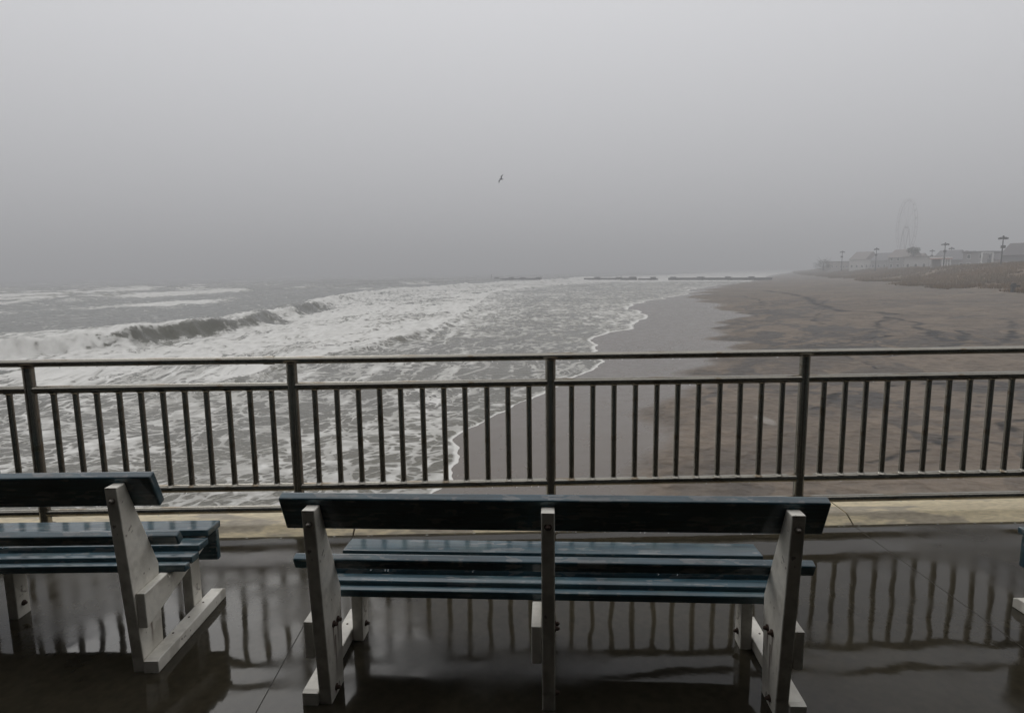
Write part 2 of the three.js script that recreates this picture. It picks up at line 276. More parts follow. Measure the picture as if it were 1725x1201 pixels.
// a fan of cells round the pier, finer close by; faces sorted by material
function fan(radii, angles, height, keep, rects, materials) {
  const nr = radii.length, na = angles.length, P = new Float32Array(nr * na * 3), UV = new Float32Array(nr * na * 2), ok = new Uint8Array(nr * na);
  for (let i = 0; i < nr; i++) for (let j = 0; j < na; j++) {
    const k = i * na + j, x = radii[i] * Math.sin(angles[j]), z = -radii[i] * Math.cos(angles[j]);
    ok[k] = keep(x, z); P[3 * k] = x; P[3 * k + 1] = ok[k] ? height(x, z) : -5; P[3 * k + 2] = z; UV[2 * k] = x; UV[2 * k + 1] = -z;
  }
  const lists = materials.map(() => []);
  const inside = (k, [x0, z0, w, l]) => { const x = P[3 * k], q = -P[3 * k + 2]; return x > x0 && x < x0 + w && q > z0 && q < z0 + l; };
  for (let i = 0; i + 1 < nr; i++) for (let j = 0; j + 1 < na; j++) {
    const a = i * na + j, b = a + 1, c = a + na, d = c + 1;
    if (!(ok[a] && ok[b] && ok[c] && ok[d])) continue;
    let m = rects.findIndex((r) => inside(a, r) && inside(b, r) && inside(c, r) && inside(d, r)); if (m < 0) m = materials.length - 1;
    lists[m].push(a, b, c, b, d, c);
  }
  // drop the points that no face uses
  const map = new Int32Array(nr * na).fill(-1); let n = 0; const all = [];
  const g = new THREE.BufferGeometry();
  lists.forEach((l, m) => { g.addGroup(all.length, l.length, m); for (const v of l) { if (map[v] < 0) map[v] = n++; all.push(map[v]); } });
  const p = new Float32Array(n * 3), uv = new Float32Array(n * 2);
  for (let k = 0; k < nr * na; k++) if (map[k] >= 0) { p.set(P.subarray(3 * k, 3 * k + 3), 3 * map[k]); uv.set(UV.subarray(2 * k, 2 * k + 2), 2 * map[k]); }
  g.setAttribute('position', new THREE.BufferAttribute(p, 3)); g.setAttribute('uv', new THREE.BufferAttribute(uv, 2)); g.setIndex(all); g.computeVertexNormals();
  return new THREE.Mesh(g, materials);
}
const steps = (from, to, f) => { const a = [from]; while (a[a.length - 1] < to) a.push(a[a.length - 1] + f(a[a.length - 1])); return a; };
const arcs = (lo, hi, fine, coarse) => { const a = []; for (let t = -1.75; t < lo; t += coarse) a.push(t); for (let t = lo; t < hi; t += fine) a.push(t); for (let t = hi; t <= 1.75; t += coarse) a.push(t); return a; };
structure(fan(steps(9, 2600, (r) => r < 60 ? Math.max(0.07, r * 0.0055) : r < 500 ? r * 0.0062 : r * 0.03), arcs(-0.78, 0.66, 0.0036, 0.03), seaY, (x, z) => seaward(x, z) > -3, [SEA_NEAR, SEA_MID, SEA_FAR], [waterNear, waterMid, waterFar]), 'sea', 'grey brown sea with breaking surf and lacy white foam', 'sea');
structure(fan(steps(7, 1500, (r) => r < 60 ? Math.max(0.1, r * 0.009) : r < 350 ? r * 0.01 : r * 0.03), arcs(-0.35, 0.80, 0.0045, 0.03), sandY, (x, z) => seaward(x, z) < 14, [SAND_NEAR, SAND_MID, SAND_FAR], [sandNear, sandMid, sandFar]), 'beach', 'damp brown sand beach with dark streaks and dunes', 'beach');

// ───────────────────────── pier: deck, kerb, shelter ─────────────────────────
const SLAB = 3.05, JOINT = -0.90;
const deckBump = greyTex(1024, 1024, (u, v) => 0.5 * tileF(u, v, 5, 2, 3) + 0.36 * tileF(u, v, 21, 1, 8) + 0.05 * tileF(u, v, 60, 1, 4) + 0.008 * tileF(u, v, 240, 1, 1), [1 / 3.05, 1 / 3.05], true);
const deckColour = colourTex(1024, 1024, (u, v) => { const a = tileF(u, v, 4, 5, 21), b = tileF(u, v, 120, 3, 2), c = ss(0.56, 0.66, tileF(u, v, 7, 5, 77)), k = (0.7 + 0.6 * a) * (0.75 + 0.5 * b) * (1 - 0.3 * c); return [0.034 * k, 0.029 * k, 0.019 * k]; }, [1 / 3.05, 1 / 3.05]);
const deckRough = greyTex(512, 512, (u, v) => { const a = tileF(u, v, 3, 4, 55), b = tileF(u, v, 40, 2, 6); return mix(0.045, 0.36, ss(0.54, 0.78, a + 0.10 * (b - 0.5))); }, [1 / 4.7, 1 / 4.7]);
const deckMat = new THREE.MeshPhysicalMaterial({ name: 'wet concrete', map: deckColour, roughness: 1, roughnessMap: deckRough, bumpMap: deckBump, bumpScale: 0.0026, ior: 1.3 });
const deck = new THREE.Group(); deck.rotation.y = TURN;
for (let k = -4; k <= 3; k++) {
  const g = metric(new RoundedBoxGeometry(SLAB - 0.003, 0.25, 10.6, 2, 0.001).translate(JOINT + SLAB * (k + 0.5), -0.125, 1.715));
  part('slab', g, deckMat, deck);
}
structure(deck, 'pier_deck', 'dark wet concrete pier deck with puddles and joints', 'deck');
const underMat = new THREE.MeshStandardMaterial({ name: 'dark concrete', color: new THREE.Color().setRGB(0.05, 0.046, 0.04), roughness: 0.8 });
for (let k = -3; k <= 3; k++) part('joint_filler', box(0.0026, 0.05, 10.5, JOINT + SLAB * k, -0.0265, 1.72), underMat, deck);
part('slab_bed', box(24.6, 0.35, 10.3, 0, -0.44, 1.75), underMat, deck);

const kerbTex = colourTex(1024, 256, (u, v) => { const a = tileF(u, v, 6, 5, 14), b = tileF(u, v, 80, 3, 4), c = ss(0.52, 0.64, tileF(u, v, 10, 5, 31)), k = (0.75 + 0.5 * a) * (0.72 + 0.56 * b); return [mix(0.60, 0.37, c) * k, mix(0.51, 0.32, c) * k, mix(0.335, 0.235, c) * k]; }, [1 / 3, 1 / 0.75]);
const kerbMat = new THREE.MeshStandardMaterial({ name: 'stained tan concrete', map: kerbTex, roughness: 0.62, bumpMap: deckBump, bumpScale: 0.006 });
const kerb = thing('kerb', 'low stained tan concrete kerb under the pier railing', 'kerb', null, [0, 0, 0], TURN);
const kerbProfile = new THREE.Shape([[3.592, -0.24], [3.592, 0.004], [3.665, 0.044], [3.68, 0.047], [3.862, 0.05], [3.872, 0.04], [3.872, -0.24]].map((p) => new THREE.Vector2(...p)));
const kerbStone = metric(new THREE.ExtrudeGeometry(kerbProfile, { depth: SLAB - 0.01, bevelEnabled: false }).translate(0, 0, -(SLAB - 0.01) / 2).rotateY(Math.PI / 2));
for (let k = -4; k <= 3; k++) part('kerb_stone', kerbStone, kerbMat, kerb).position.x = JOINT + SLAB * (k + 0.5);
const chips = [];
for (let i = 0; i < 45; i++) { const s = rr(0.002, 0.006), g = new THREE.IcosahedronGeometry(s, 0).scale(rr(1, 2), 0.5, 1).translate(rr(-2.4, 3.6), 0.002, -3.588 + rr(0, 0.012)); g.deleteAttribute('uv'); chips.push(g); }
const chipMesh = part('paint_flakes', mergeGeometries(chips), new THREE.MeshStandardMaterial({ name: 'pale flakes', color: new THREE.Color().setRGB(0.5, 0.48, 0.42), roughness: 0.8 }), kerb); chipMesh.userData.kind = 'stuff';

// the shelter that the bench backs face: it shades them from behind and above, outside the picture
const timber = new THREE.MeshStandardMaterial({ name: 'dark stained timber', color: new THREE.Color().setRGB(0.034, 0.027, 0.021), roughness: 0.8 });
const shelter = thing('pier_shelter', 'dark timber shelter roofing the deck behind the benches', 'shelter', null, [0, 0, 0], TURN);
part('roof', box(19, 0.14, 8.3, 0, 2.86, 2.77), timber, shelter);
part('fascia', box(19.2, 0.32, 0.05, 0, 2.79, -1.41), timber, shelter);
part('back_wall', box(18.6, 2.78, 0.12, 0, 1.395, 6.7), timber, shelter);
for (const x of [-9.2, 9.2]) part('side_wall', box(0.12, 2.78, 7.9, x, 1.395, 2.7), timber, shelter);
for (const x of [-6, -3, 3, 6]) part('post', rbox(0.14, 2.78, 0.14, 0.01, x, 1.395, -1.2), timber, shelter);

// ───────────────────────── pier railing ─────────────────────────
const railTex = colourTex(512, 256, (u, v) => { const a = tileF(u, v, 6, 4, 3), b = tileF(u, v, 50, 2, 6), r = ss(0.66, 0.74, tileF(u, v, 14, 4, 91)), k = 0.75 + 0.3 * a + 0.2 * b; return [mix(0.27, 0.2, r) * k, mix(0.255, 0.165, r) * k, mix(0.22, 0.12, r) * k]; }, [1 / 1.5, 1 / 0.5]);
const railBump = greyTex(512, 512, (u, v) => tileF(u, v, 40, 3, 12), [1 / 0.5, 1 / 0.5]);
const railMat = new THREE.MeshPhysicalMaterial({ name: 'wet dark bronze metal', map: railTex, metalness: 1, roughness: 0.27, bumpMap: railBump, bumpScale: 0.0006 });
const RZ = -3.72, BAY = 1.556, P0 = 0.306;
const railing = thing('pier_railing', 'dark tubular steel railing with balusters along the pier edge', 'railing', null, [0, 0, 0], TURN);
function pipe(length, r, wob = 0) {                 // along x, uv in metres
  const g = new THREE.CylinderGeometry(r, r, length, 20, Math.max(1, Math.round(length / 0.25))); g.rotateZ(Math.PI / 2);
  const p = g.attributes.position, uv = g.attributes.uv;
  for (let i = 0; i < p.count; i++) { const x = p.getX(i); uv.setXY(i, x, uv.getX(i) * 0.16); if (wob) { p.setY(i, p.getY(i) + wob * (vn(x * 0.9, 4.2) - 0.5)); p.setZ(i, p.getZ(i) + wob * (vn(x * 0.8, 9.2) - 0.5)); } }
  g.computeVertexNormals(); return g;
}
for (const [name, y, r] of [['top_rail', 1.056, 0.0225], ['middle_rail', 0.897, 0.0245], ['bottom_rail', 0.269, 0.0245], ['toe_rail', 0.129, 0.0235]]) {
  const m = part(name, pipe(9.9, r, 0.006), railMat, railing); m.position.set(P0, y, RZ);
}
const flare = (h0, h1, r, e) => new THREE.LatheGeometry([[r * 1.5 + e * 0.4, h0], [r * 1.12, h0 + e * 0.55], [r, h0 + e * 1.3], [r, (h0 + h1) / 2], [r, h1 - e * 1.3], [r * 1.12, h1 - e * 0.55], [r * 1.5 + e * 0.4, h1]].map(([a, b]) => new THREE.Vector2(a, b)), 14);
const metreUV = (g, r, len) => { const uv = g.attributes.uv; for (let i = 0; i < uv.count; i++) uv.setXY(i, uv.getX(i) * 2 * Math.PI * r + len, g.attributes.position.getY(i)); return g; };
const balGeo = [0, 1, 2].map((k) => metreUV(flare(0.285, 0.882, 0.0168, 0.014), 0.017, k * 0.4));
const postGeo = [0, 1].map((k) => metreUV(flare(0.056, 1.046, 0.0315, 0.012), 0.03, k * 0.7));
for (let k = -3; k <= 3; k++) {
  const x = P0 + k * BAY, p = part('post', postGeo[(k + 4) % 2], railMat, railing); p.position.set(x, 0, RZ); p.rotation.y = rr(0, 6);
  if (k < 3) for (let i = 1; i <= 11; i++) { const b = part('baluster', balGeo[i % 3], railMat, railing); b.position.set(x + BAY * i / 12 + rr(-0.002, 0.002), 0, RZ + rr(-0.002, 0.002)); b.rotation.set(rr(-0.003, 0.003), rr(0, 6), rr(-0.003, 0.003)); }
}
const sleeve = part('pipe_sleeve', pipe(0.06, 0.0255), railMat, railing); sleeve.position.set(P0 - BAY - 0.13, 1.056, RZ);
{
  const drops = [];
  for (const [y, r] of [[1.056, 0.0225], [0.897, 0.0245], [0.269, 0.0245], [0.129, 0.0235]]) for (let i = 0; i < 26; i++) drops.push(new THREE.SphereGeometry(rr(0.003, 0.0048), 8, 6).scale(1, 1.25, 1).translate(rr(-3, 3.4), y - r - 0.0015, RZ + rr(-0.004, 0.004)));
  const waterDrop = new THREE.MeshPhysicalMaterial({ name: 'water drop', transmission: 1, thickness: 0.004, ior: 1.33, roughness: 0.02 });
  const d = part('water_drops', mergeGeometries(drops), waterDrop, railing); d.userData.kind = 'stuff';
}

// ───────────────────────── benches ─────────────────────────
function slatTex(o) {
  return colourTex(1024, 256, (u, v) => {
    const grain = tileN(u, v, 256, 5 + o) * 0.3 + tileF(u, v * 1, 12, 3, o) * 0.7, streak = vn(u * 16 + o * 7, v * 70 + o), wear = ss(0.52, 0.64, tileF(u, v, 9, 5, 40 + o) + 0.25 * (streak - 0.5)), k = 0.78 + 0.6 * (grain - 0.5) + 0.5 * (streak - 0.5);
    const scuff = ss(0.63, 0.70, tileF(u, v, 20, 4, 71 + o) + 0.3 * (streak - 0.5));
    return [mix(mix(0.020, 0.044, wear), 0.13, scuff) * k, mix(mix(0.067, 0.090, wear), 0.15, scuff) * k, mix(mix(0.090, 0.102, wear), 0.155, scuff) * k];
  }, [1 / 1.3, 1 / 0.65]);
}
const slatBump = greyTex(512, 512, (u, v) => 0.5 * vn(u * 8, v * 120) + 0.3 * tileF(u, v, 30, 3, 2) + 0.2 * tileF(u, v, 8, 3, 6), [1 / 0.9, 1 / 0.4]);
const bluePaint = [0, 1, 2].map((o) => new THREE.MeshPhysicalMaterial({ name: 'wet teal blue paint', map: slatTex(o), roughness: 0.6, specularIntensity: 0.5, clearcoat: 1, clearcoatRoughness: 0.09, bumpMap: slatBump, bumpScale: 0.0012 }));
const whiteTex = (o, runs) => colourTex(512, 512, (u, v) => {     // u, v over 0.9 m: chalky paint, grime and rust runs under the bolts
  const a = tileF(u, v, 6, 5, o), b = tileF(u, v, 40, 3, o + 3), grime = ss(0.50, 0.68, tileF(u, v, 8, 5, o + 60)), chip = 0.7 * ss(0.77, 0.81, tileF(u, v, 30, 4, o + 20)), k = (0.86 + 0.2 * a) * (0.9 + 0.2 * b);
  let c = [0.74 * k, 0.71 * k, 0.63 * k]; c = c.map((q, i) => mix(q, [0.30, 0.275, 0.22][i], 0.42 * grime)); c = c.map((q, i) => mix(q, [0.16, 0.13, 0.10][i], chip));
  const X = u * 0.9, Y = v * 0.9;
  if (runs) for (const [bx, by, len, w] of [[0.055, 0.285, 0.15, 0.006], [0.10, 0.277, 0.12, 0.007], [0.07, 0.235, 0.18, 0.007], [0.05, 0.03, 0.03, 0.008]]) { const d = by - Y; if (d > 0 && d < len) { const q = ss(w * 1.5, w * 0.3, Math.abs(X - bx + 0.004 * (vn(Y * 50, bx * 90) - 0.5))) * ss(len, len * 0.3, d); c = c.map((z, i) => mix(z, [0.10, 0.045, 0.022][i], 0.85 * q)); } }
  return c;
}, [1 / 0.9, 1 / 0.9]);
const whitePaint = [0, 1, 2].map((o) => new THREE.MeshPhysicalMaterial({ name: 'wet chalky white paint', map: whiteTex(11 + o * 5, o < 2), roughness: 0.5, clearcoat: 0.25, clearcoatRoughness: 0.35, bumpMap: railBump, bumpScale: 0.0006 }));
const boltMat = new THREE.MeshStandardMaterial({ name: 'weathered zinc bolt', color: new THREE.Color().setRGB(0.34, 0.31, 0.27), metalness: 0.75, roughness: 0.45 });
const rustMat = new THREE.MeshStandardMaterial({ name: 'rusty bolt', color: new THREE.Color().setRGB(0.075, 0.045, 0.032), metalness: 0.2, roughness: 0.8 });
const holeMat = new THREE.MeshStandardMaterial({ name: 'rusty nail head', color: new THREE.Color().setRGB(0.05, 0.022, 0.014), roughness: 0.8 });
const dropMat = new THREE.MeshPhysicalMaterial({ name: 'clear water drop', transmission: 1, thickness: 0.005, ior: 1.33, roughness: 0.02 });
// side profile in (distance from the rear face, height)
function board(profile, thick) {
  const s = new THREE.Shape(profile.map(([a, b]) => new THREE.Vector2(a, b)));
  const g = new THREE.ExtrudeGeometry(s, { depth: thick - 0.008, bevelEnabled: true, bevelSize: 0.004, bevelThickness: 0.004, bevelSegments: 2, curveSegments: 4 });
  return g.translate(0, 0, -(thick - 0.008) / 2);   // drawn in x-y, thick along z; turned below so that x points to the sea
}
const seatH = (d) => 0.357 + (d - 0.17) * 0.227;
const postShape = board([[0.004, 0.0], [-0.060, 0.782], [-0.012, 0.782], [0.152, 0.385], [0.145, 0.27], [0.134, 0.0]], 0.046);
const legShape = board([[0.40, 0.0], [0.40, 0.358], [0.47, 0.372], [0.47, 0.0]], 0.046);
const beamShape = board([[-0.012, 0.2], [-0.012, 0.335], [0.148, 0.337], [0.160, 0.314], [0.475, 0.378], [0.475, 0.318]], 0.036);
const footShape = board([[-0.006, 0.004], [-0.006, 0.046], [0.010, 0.05], [0.555, 0.05], [0.575, 0.04], [0.575, 0.004]], 0.06);
const boltGeo = mergeGeometries([new THREE.CylinderGeometry(0.0085, 0.0085, 0.008, 6).translate(0, 0.008, 0), new THREE.CylinderGeometry(0.013, 0.013, 0.004, 16).translate(0, 0.002, 0), new THREE.SphereGeometry(0.0072, 10, 6, 0, 6.3, 0, 1.57).translate(0, 0.011, 0)]);
const nailGeo = new THREE.CylinderGeometry(0.0045, 0.0045, 0.002, 10);
function makeBench(label, pos, turn, seatHalf, group) {
  const b = thing('bench', label, 'bench', group, pos, turn), BH = 0.942;
  const put = (name, geo, mat, x) => { const m = part(name, geo, mat, b); m.rotation.y = Math.PI / 2; m.position.x = x; return m; };   // profile x → -z
  for (const f of [-1, 0, 1]) {
    const px = f * 0.842 + (f ? -f * 0.023 : 0), side = f || -1, wp = whitePaint[f ? 0 : 1];
    const post = put('rear_post', postShape, wp, px), leg = put('front_leg', legShape, whitePaint[2], px);
    put('seat_beam', beamShape, whitePaint[2], px + side * 0.042);
    const foot = f ? put('foot_board', footShape, whitePaint[2], px + side * 0.054) : null;
    // bolts: local frame x = towards the sea, y up, z = across
    const bolt = (parent, x, y, z, axis, mat = boltMat) => { const m = part('bolt', boltGeo, mat, parent); m.position.set(x, y, z); if (axis === 'back') m.rotation.z = Math.PI / 2; else m.rotation.x = axis * Math.PI / 2; return m; };
    bolt(post, -0.0568, 0.735, 0, 'back', f ? boltMat : rustMat);
    const inn = -side;                              // inner side of the frame; across axis z is world +x
    bolt(post, 0.055, 0.29, inn * 0.0235, inn, rustMat); bolt(post, 0.10, 0.282, inn * 0.0235, inn, rustMat);
    bolt(post, 0.05, 0.035, inn * 0.0235, inn, rustMat); bolt(leg, 0.435, 0.06, inn * 0.0235, inn, rustMat);
    if (foot) for (const d of [0.20, 0.31, 0.43]) { const n = part('nail_head', nailGeo, holeMat, foot); n.position.set(d + rr(-0.02, 0.02), 0.0545, rr(-0.012, 0.012)); }
  }
  // seat slats, sloping a little down to the back
  [[0.172, 0.211], [0.219, 0.283], [0.291, 0.379], [0.387, 0.512]].forEach(([a, c], i) => {
    const m = part('seat_slat', rbox(2 * seatHalf + rr(-0.008, 0.008), 0.032, c - a, 0.006), bluePaint[i % 3], b); m.position.set(rr(-0.004, 0.004), seatH((a + c) / 2) - 0.014 + rr(-0.001, 0.001), -(a + c) / 2); m.rotation.x = -0.035;
  });
  const apron = part('apron', rbox(2 * seatHalf - 0.03, 0.145, 0.030, 0.006), bluePaint[1], b); apron.position.set(0, 0.311, -0.492);
  // back boards lie on the sloping front of the posts
  const slope = Math.atan2(0.164, 0.397), line = (y) => -0.012 + (0.782 - y) * 0.164 / 0.397;
  const backboard = (y0, y1, thick, name, half = BH) => { const yc = (y0 + y1) / 2, h = (y1 - y0) / Math.cos(slope) - 0.008, m = part(name, rbox(2 * half, h, thick, 0.007), bluePaint[2], b); m.position.set(0, yc + Math.sin(slope) * (thick / 2 + 0.005), -(line(yc) + Math.cos(slope) * (thick / 2 + 0.005))); m.rotation.x = slope; return m; };
  const top = backboard(0.668, 0.812, 0.038, 'back_board'), low = backboard(0.470, 0.524, 0.036, 'back_slat', 0.957);
  for (const [o, hh, n] of [[top, 0.07, 18], [low, 0.026, 7]]) {
    const ds = []; for (let i = 0; i < n; i++) { const s = rr(0.0022, 0.0036); ds.push(new THREE.SphereGeometry(s, 8, 6).scale(1, 1.3, 1).translate(rr(-0.93, 0.93), -hh - 0.0035, 0.014)); }
    const d = part('water_drops', mergeGeometries(ds), dropMat, o); d.userData.kind = 'stuff';
  }
  return b;
}
makeBench('blue slatted bench with white frames standing between the two other benches', [0.117, 0, -2.05], -0.058, 0.872, 'benches facing the sea').scale.y = 0.977;
makeBench('blue slatted bench at the surf end of the row, its seat overhanging the white frame', [-2.325, 0, -2.30], 0.0, 0.945, 'benches facing the sea');
makeBench('blue slatted bench at the beach end of the row of benches', [3.215, 0, -2.13], 0.01, 0.972, 'benches facing the sea');

// ───────────────────────── groin in the surf ─────────────────────────
const pileMat = new THREE.MeshStandardMaterial({ name: 'wet black timber', color: new THREE.Color().setRGB(0.028, 0.026, 0.024), roughness: 0.55 });
{
  const A = new THREE.Vector3(120, 0, -288), B = new THREE.Vector3(-11, 0, -400), L = A.distanceTo(B), t = Math.atan2(-(B.z - A.z), B.x - A.x);
  const g = thing('groin', 'long low black timber groin running out through the surf', 'groin', null, [A.x, 0, A.z], t);
  const seg = (a, c, top, name = 'wall') => part(name, rbox((c - a) * L, 1.6, 0.7, 0.1, (a + c) / 2 * L, top - 0.8, 0), pileMat, g);
  seg(0.0, 0.30, SEA + 1.25); seg(0.335, 0.40, SEA + 0.95); seg(0.405, 0.60, SEA + 1.2); seg(0.78, 1.0, SEA + 1.15);
  for (const q of [0.055, 0.12, 0.2, 0.285, 0.35, 0.42, 0.47, 0.55, 0.79, 0.86, 0.915, 0.985]) part('crib_block', rbox(rr(2.4, 3.6), 1.5, 1.9, 0.25, q * L, SEA + 1.0 + rr(-0.1, 0.15), 0), pileMat, g);
  part('marker_pole', new THREE.CylinderGeometry(0.16, 0.2, 5.5, 8).translate(L * 1.012, SEA + 1.2, 0), pileMat, g);
}
// ───────────────────────── dune grass ─────────────────────────
{
  const tri = []; for (let k = 0; k < 7; k++) { const a = k * 0.9 + 0.3, c = Math.cos(a), s = Math.sin(a), lean = 0.25 + 0.12 * (k % 3), h = 0.75 + 0.1 * (k % 4), w = 0.05; tri.push(-s * w, 0, c * w, s * w, 0, -c * w, c * lean, h, s * lean); }
  const g = new THREE.BufferGeometry(); g.setAttribute('position', new THREE.Float32BufferAttribute(tri, 3)); g.computeVertexNormals();
  const N = 56000, im = new THREE.InstancedMesh(g, new THREE.MeshStandardMaterial({ name: 'dry dune grass', color: 0xffffff, roughness: 0.9, side: THREE.DoubleSide }), N), m = new THREE.Matrix4(), q = new THREE.Quaternion(), up = new THREE.Vector3(0, 1, 0), c = new THREE.Color();
  let n = 0, tries = 0;
  while (n < N && tries++ < 600000) {
    const z = -Math.pow(rnd(), 1.6) * 620 - 70, t = rr(-7, 42), x = toeX(z) + t;
    if (fbm(x * 0.12, z * 0.12 + 7, 3) + 0.014 * Math.min(t, 10) < 0.48) continue;
    const s = rr(0.45, 1.0) * (1 + Math.max(0, -z - 150) * 0.003);
    q.setFromAxisAngle(up, rnd() * 6.3); m.compose(new THREE.Vector3(x, sandY(x, z) - 0.03, z), q, new THREE.Vector3(s, s * rr(0.6, 1), s)); im.setMatrixAt(n, m);
    const k = rr(0.65, 1.3), o = fbm(x * 0.06, z * 0.06, 2); c.setRGB(mix(0.21, 0.11, o) * k, mix(0.118, 0.075, o) * k, 0.034 * k); im.setColorAt(n, c); n++;
  }
  im.count = n; im.name = 'dune_grass'; im.castShadow = im.receiveShadow = true;
  im.userData = { kind: 'stuff', label: 'dry brown grass covering the dunes', category: 'grass' }; scene.add(im);
}
{
  const s = thing('timber_stump', 'short dark timber stump at the foot of the dunes', 'stump', null, [73.9, sandY(73.9, -92), -92]);
  part('stump_post', rbox(0.5, 1.5, 0.45, 0.06, 0, 0.6, 0), pileMat, s); part('cross_board', rbox(1.5, 0.22, 0.12, 0.03, 0, 0.95, 0.28), pileMat, s);
}
// ───────────────────────── boardwalk lamps ─────────────────────────
const lampMat = new THREE.MeshStandardMaterial({ name: 'dark lamp metal', color: new THREE.Color().setRGB(0.03, 0.03, 0.032), roughness: 0.6 });
const boardGround = (x, z) => Math.min(0.4, sandY(x, z));
function makeLamp() {
  const g = new THREE.Group();
  part('pole', new THREE.CylinderGeometry(0.11, 0.19, 9.2, 12).translate(0, 4.2, 0), lampMat, g);
  part('base', new THREE.CylinderGeometry(0.3, 0.38, 0.7, 12), lampMat, g);
  for (let k = 0; k < 4; k++) { const a = k * 1.571 + 0.4, h = part('lamp_head', mergeGeometries([new THREE.BoxGeometry(0.6, 0.4, 0.75).rotateX(0.35).translate(0, 0, 0.75), new THREE.BoxGeometry(0.08, 0.08, 0.8).translate(0, 0.05, 0.35)]), lampMat, g); h.position.y = 8.55; h.rotation.y = a; }
  part('finial', new THREE.SphereGeometry(0.24, 10, 8).translate(0, 9.0, 0), lampMat, g);
  part('loudspeaker_box', rbox(0.9, 0.75, 0.7, 0.08, 0.15, 6.3, 0), lampMat, g);
  return g;
}
const lampProto = makeLamp();
const lampLabels = ['dark lamp post with a cluster of heads, beside the dark gabled house', 'dark lamp post standing beside the small pavilion with a red white roof edge', 'faint lamp post behind the crest of the dunes', 'faint lamp post beyond the dunes next to a round bush', 'hazy lamp post between the pavilion and the long flat roof', 'hazy lamp post behind the small pavilion'];
[[131, -168], [146, -212], [152, -262], [161, -306], [186, -266], [204, -305]].forEach(([x, z], i) => {
  const l = lampProto.clone(); l.name = numbered('boardwalk_lamp'); l.position.set(x, 0, z); l.rotation.y = i * 0.7;
  l.userData = { label: lampLabels[i], category: 'lamp post', group: 'lamp posts along the boardwalk' }; shade(l); scene.add(l);
});
// ───────────────────────── boardwalk and houses in the haze ─────────────────────────
{
  const s = []; for (let z = -120; z > -420; z -= 20) { const x0 = toeX(z) + 34, x1 = toeX(z - 20) + 34, len = Math.hypot(x1 - x0, 20); s.push(new THREE.BoxGeometry(len + 0.5, 2.2, 12).rotateY(Math.atan2(20, x1 - x0)).translate((x0 + x1) / 2, -1.1, z - 10)); }
  structure(new THREE.Mesh(mergeGeometries(s), timber), 'boardwalk', 'raised timber boardwalk behind the dunes', 'boardwalk');
}
const wallMats = [[0.42, 0.41, 0.39], [0.27, 0.26, 0.255], [0.52, 0.51, 0.48], [0.30, 0.26, 0.23], [0.20, 0.195, 0.20]].map((c, i) => new THREE.MeshStandardMaterial({ name: 'weathered wall ' + i, color: new THREE.Color().setRGB(...c), roughness: 0.85 }));
const roofMats = [[0.15, 0.145, 0.15], [0.21, 0.185, 0.17], [0.12, 0.11, 0.11]].map((c, i) => new THREE.MeshStandardMaterial({ name: 'roof shingles ' + i, color: new THREE.Color().setRGB(...c), roughness: 0.85 }));
const glassMat = new THREE.MeshPhysicalMaterial({ name: 'dark window glass', color: new THREE.Color().setRGB(0.02, 0.022, 0.025), roughness: 0.1 });
const trimMat = new THREE.MeshStandardMaterial({ name: 'white trim', color: new THREE.Color().setRGB(0.7, 0.7, 0.68), roughness: 0.7 });
const redMat = new THREE.MeshStandardMaterial({ name: 'red roof edge', color: new THREE.Color().setRGB(0.42, 0.24, 0.21), roughness: 0.6 });
const unit = (w, h, d) => new THREE.BoxGeometry(w, h, d);
const paneGeo = unit(1.0, 1.3, 0.06), frameGeo = unit(1.25, 1.55, 0.05);
function house(label, category, px, dist, w, h, d, roof, wm, rm, storeys = 1, base = 0) {
  const x = (px - 862) / 1050 * dist, b = thing(category === 'house' ? 'beach_house' : 'boardwalk_building', label, category, category === 'house' ? 'houses behind the dunes' : 'buildings behind the dunes', [x, base, -dist], 0.45);
  part('wall', unit(w, h + 3, d).translate(0, (h - 3) / 2, 0), wallMats[wm], b);
  if (roof === 'gable') {
    const sh = new THREE.Shape([[-w / 2 - 0.5, 0], [w / 2 + 0.5, 0], [0, w * 0.36]].map((p) => new THREE.Vector2(...p)));
    const r = part('roof', new THREE.ExtrudeGeometry(sh, { depth: d + 0.8, bevelEnabled: false }).translate(0, h, -d / 2 - 0.4), roofMats[rm], b);
    part('chimney', unit(0.8, 2.2, 0.8).translate(w * 0.25, h + w * 0.26, 0), wallMats[3], r);
  } else { part('roof', unit(w + 0.7, 0.5, d + 0.7).translate(0, h + 0.25, 0), roofMats[rm], b); }
  const cols = Math.max(2, Math.floor(w / 2.8));
  for (let s = 0; s < storeys; s++) for (let c = 0; c < cols; c++) for (const side of ['front', 'left']) {
    if (side === 'left' && c >= Math.floor(d / 2.8)) continue;
    const f = part('window', frameGeo, trimMat, b); const y = 1.7 + s * 2.9;
    if (side === 'front') f.position.set((c + 0.5) / cols * w - w / 2, y, d / 2 + 0.03); else { f.position.set(-w / 2 - 0.03, y, (c + 0.5) / Math.floor(d / 2.8) * d - d / 2); f.rotation.y = -Math.PI / 2; }
    part('pane', paneGeo, glassMat, f).position.z = 0.02;
  }
  return b;
}
house('dark house with a steep gable roof beside the tall lamp post', 'house', 1722, 205, 11, 4.6, 9, 'gable', 4, 2, 1);
house('long grey building with a flat roof and white corner post', 'building', 1648, 230, 9, 6.0, 8, 'flat', 1, 0, 2);
house('low dark roofed house between the lamp posts', 'house', 1616, 240, 9, 3.6, 8, 'gable', 1, 0, 1);
house('wide pale building with dark windows behind the dune crest', 'building', 1552, 265, 11, 5.0, 10, 'flat', 0, 1, 1);
house('grey two storey house behind the dune crest', 'house', 1520, 285, 10, 5.4, 9, 'gable', 1, 1, 2);
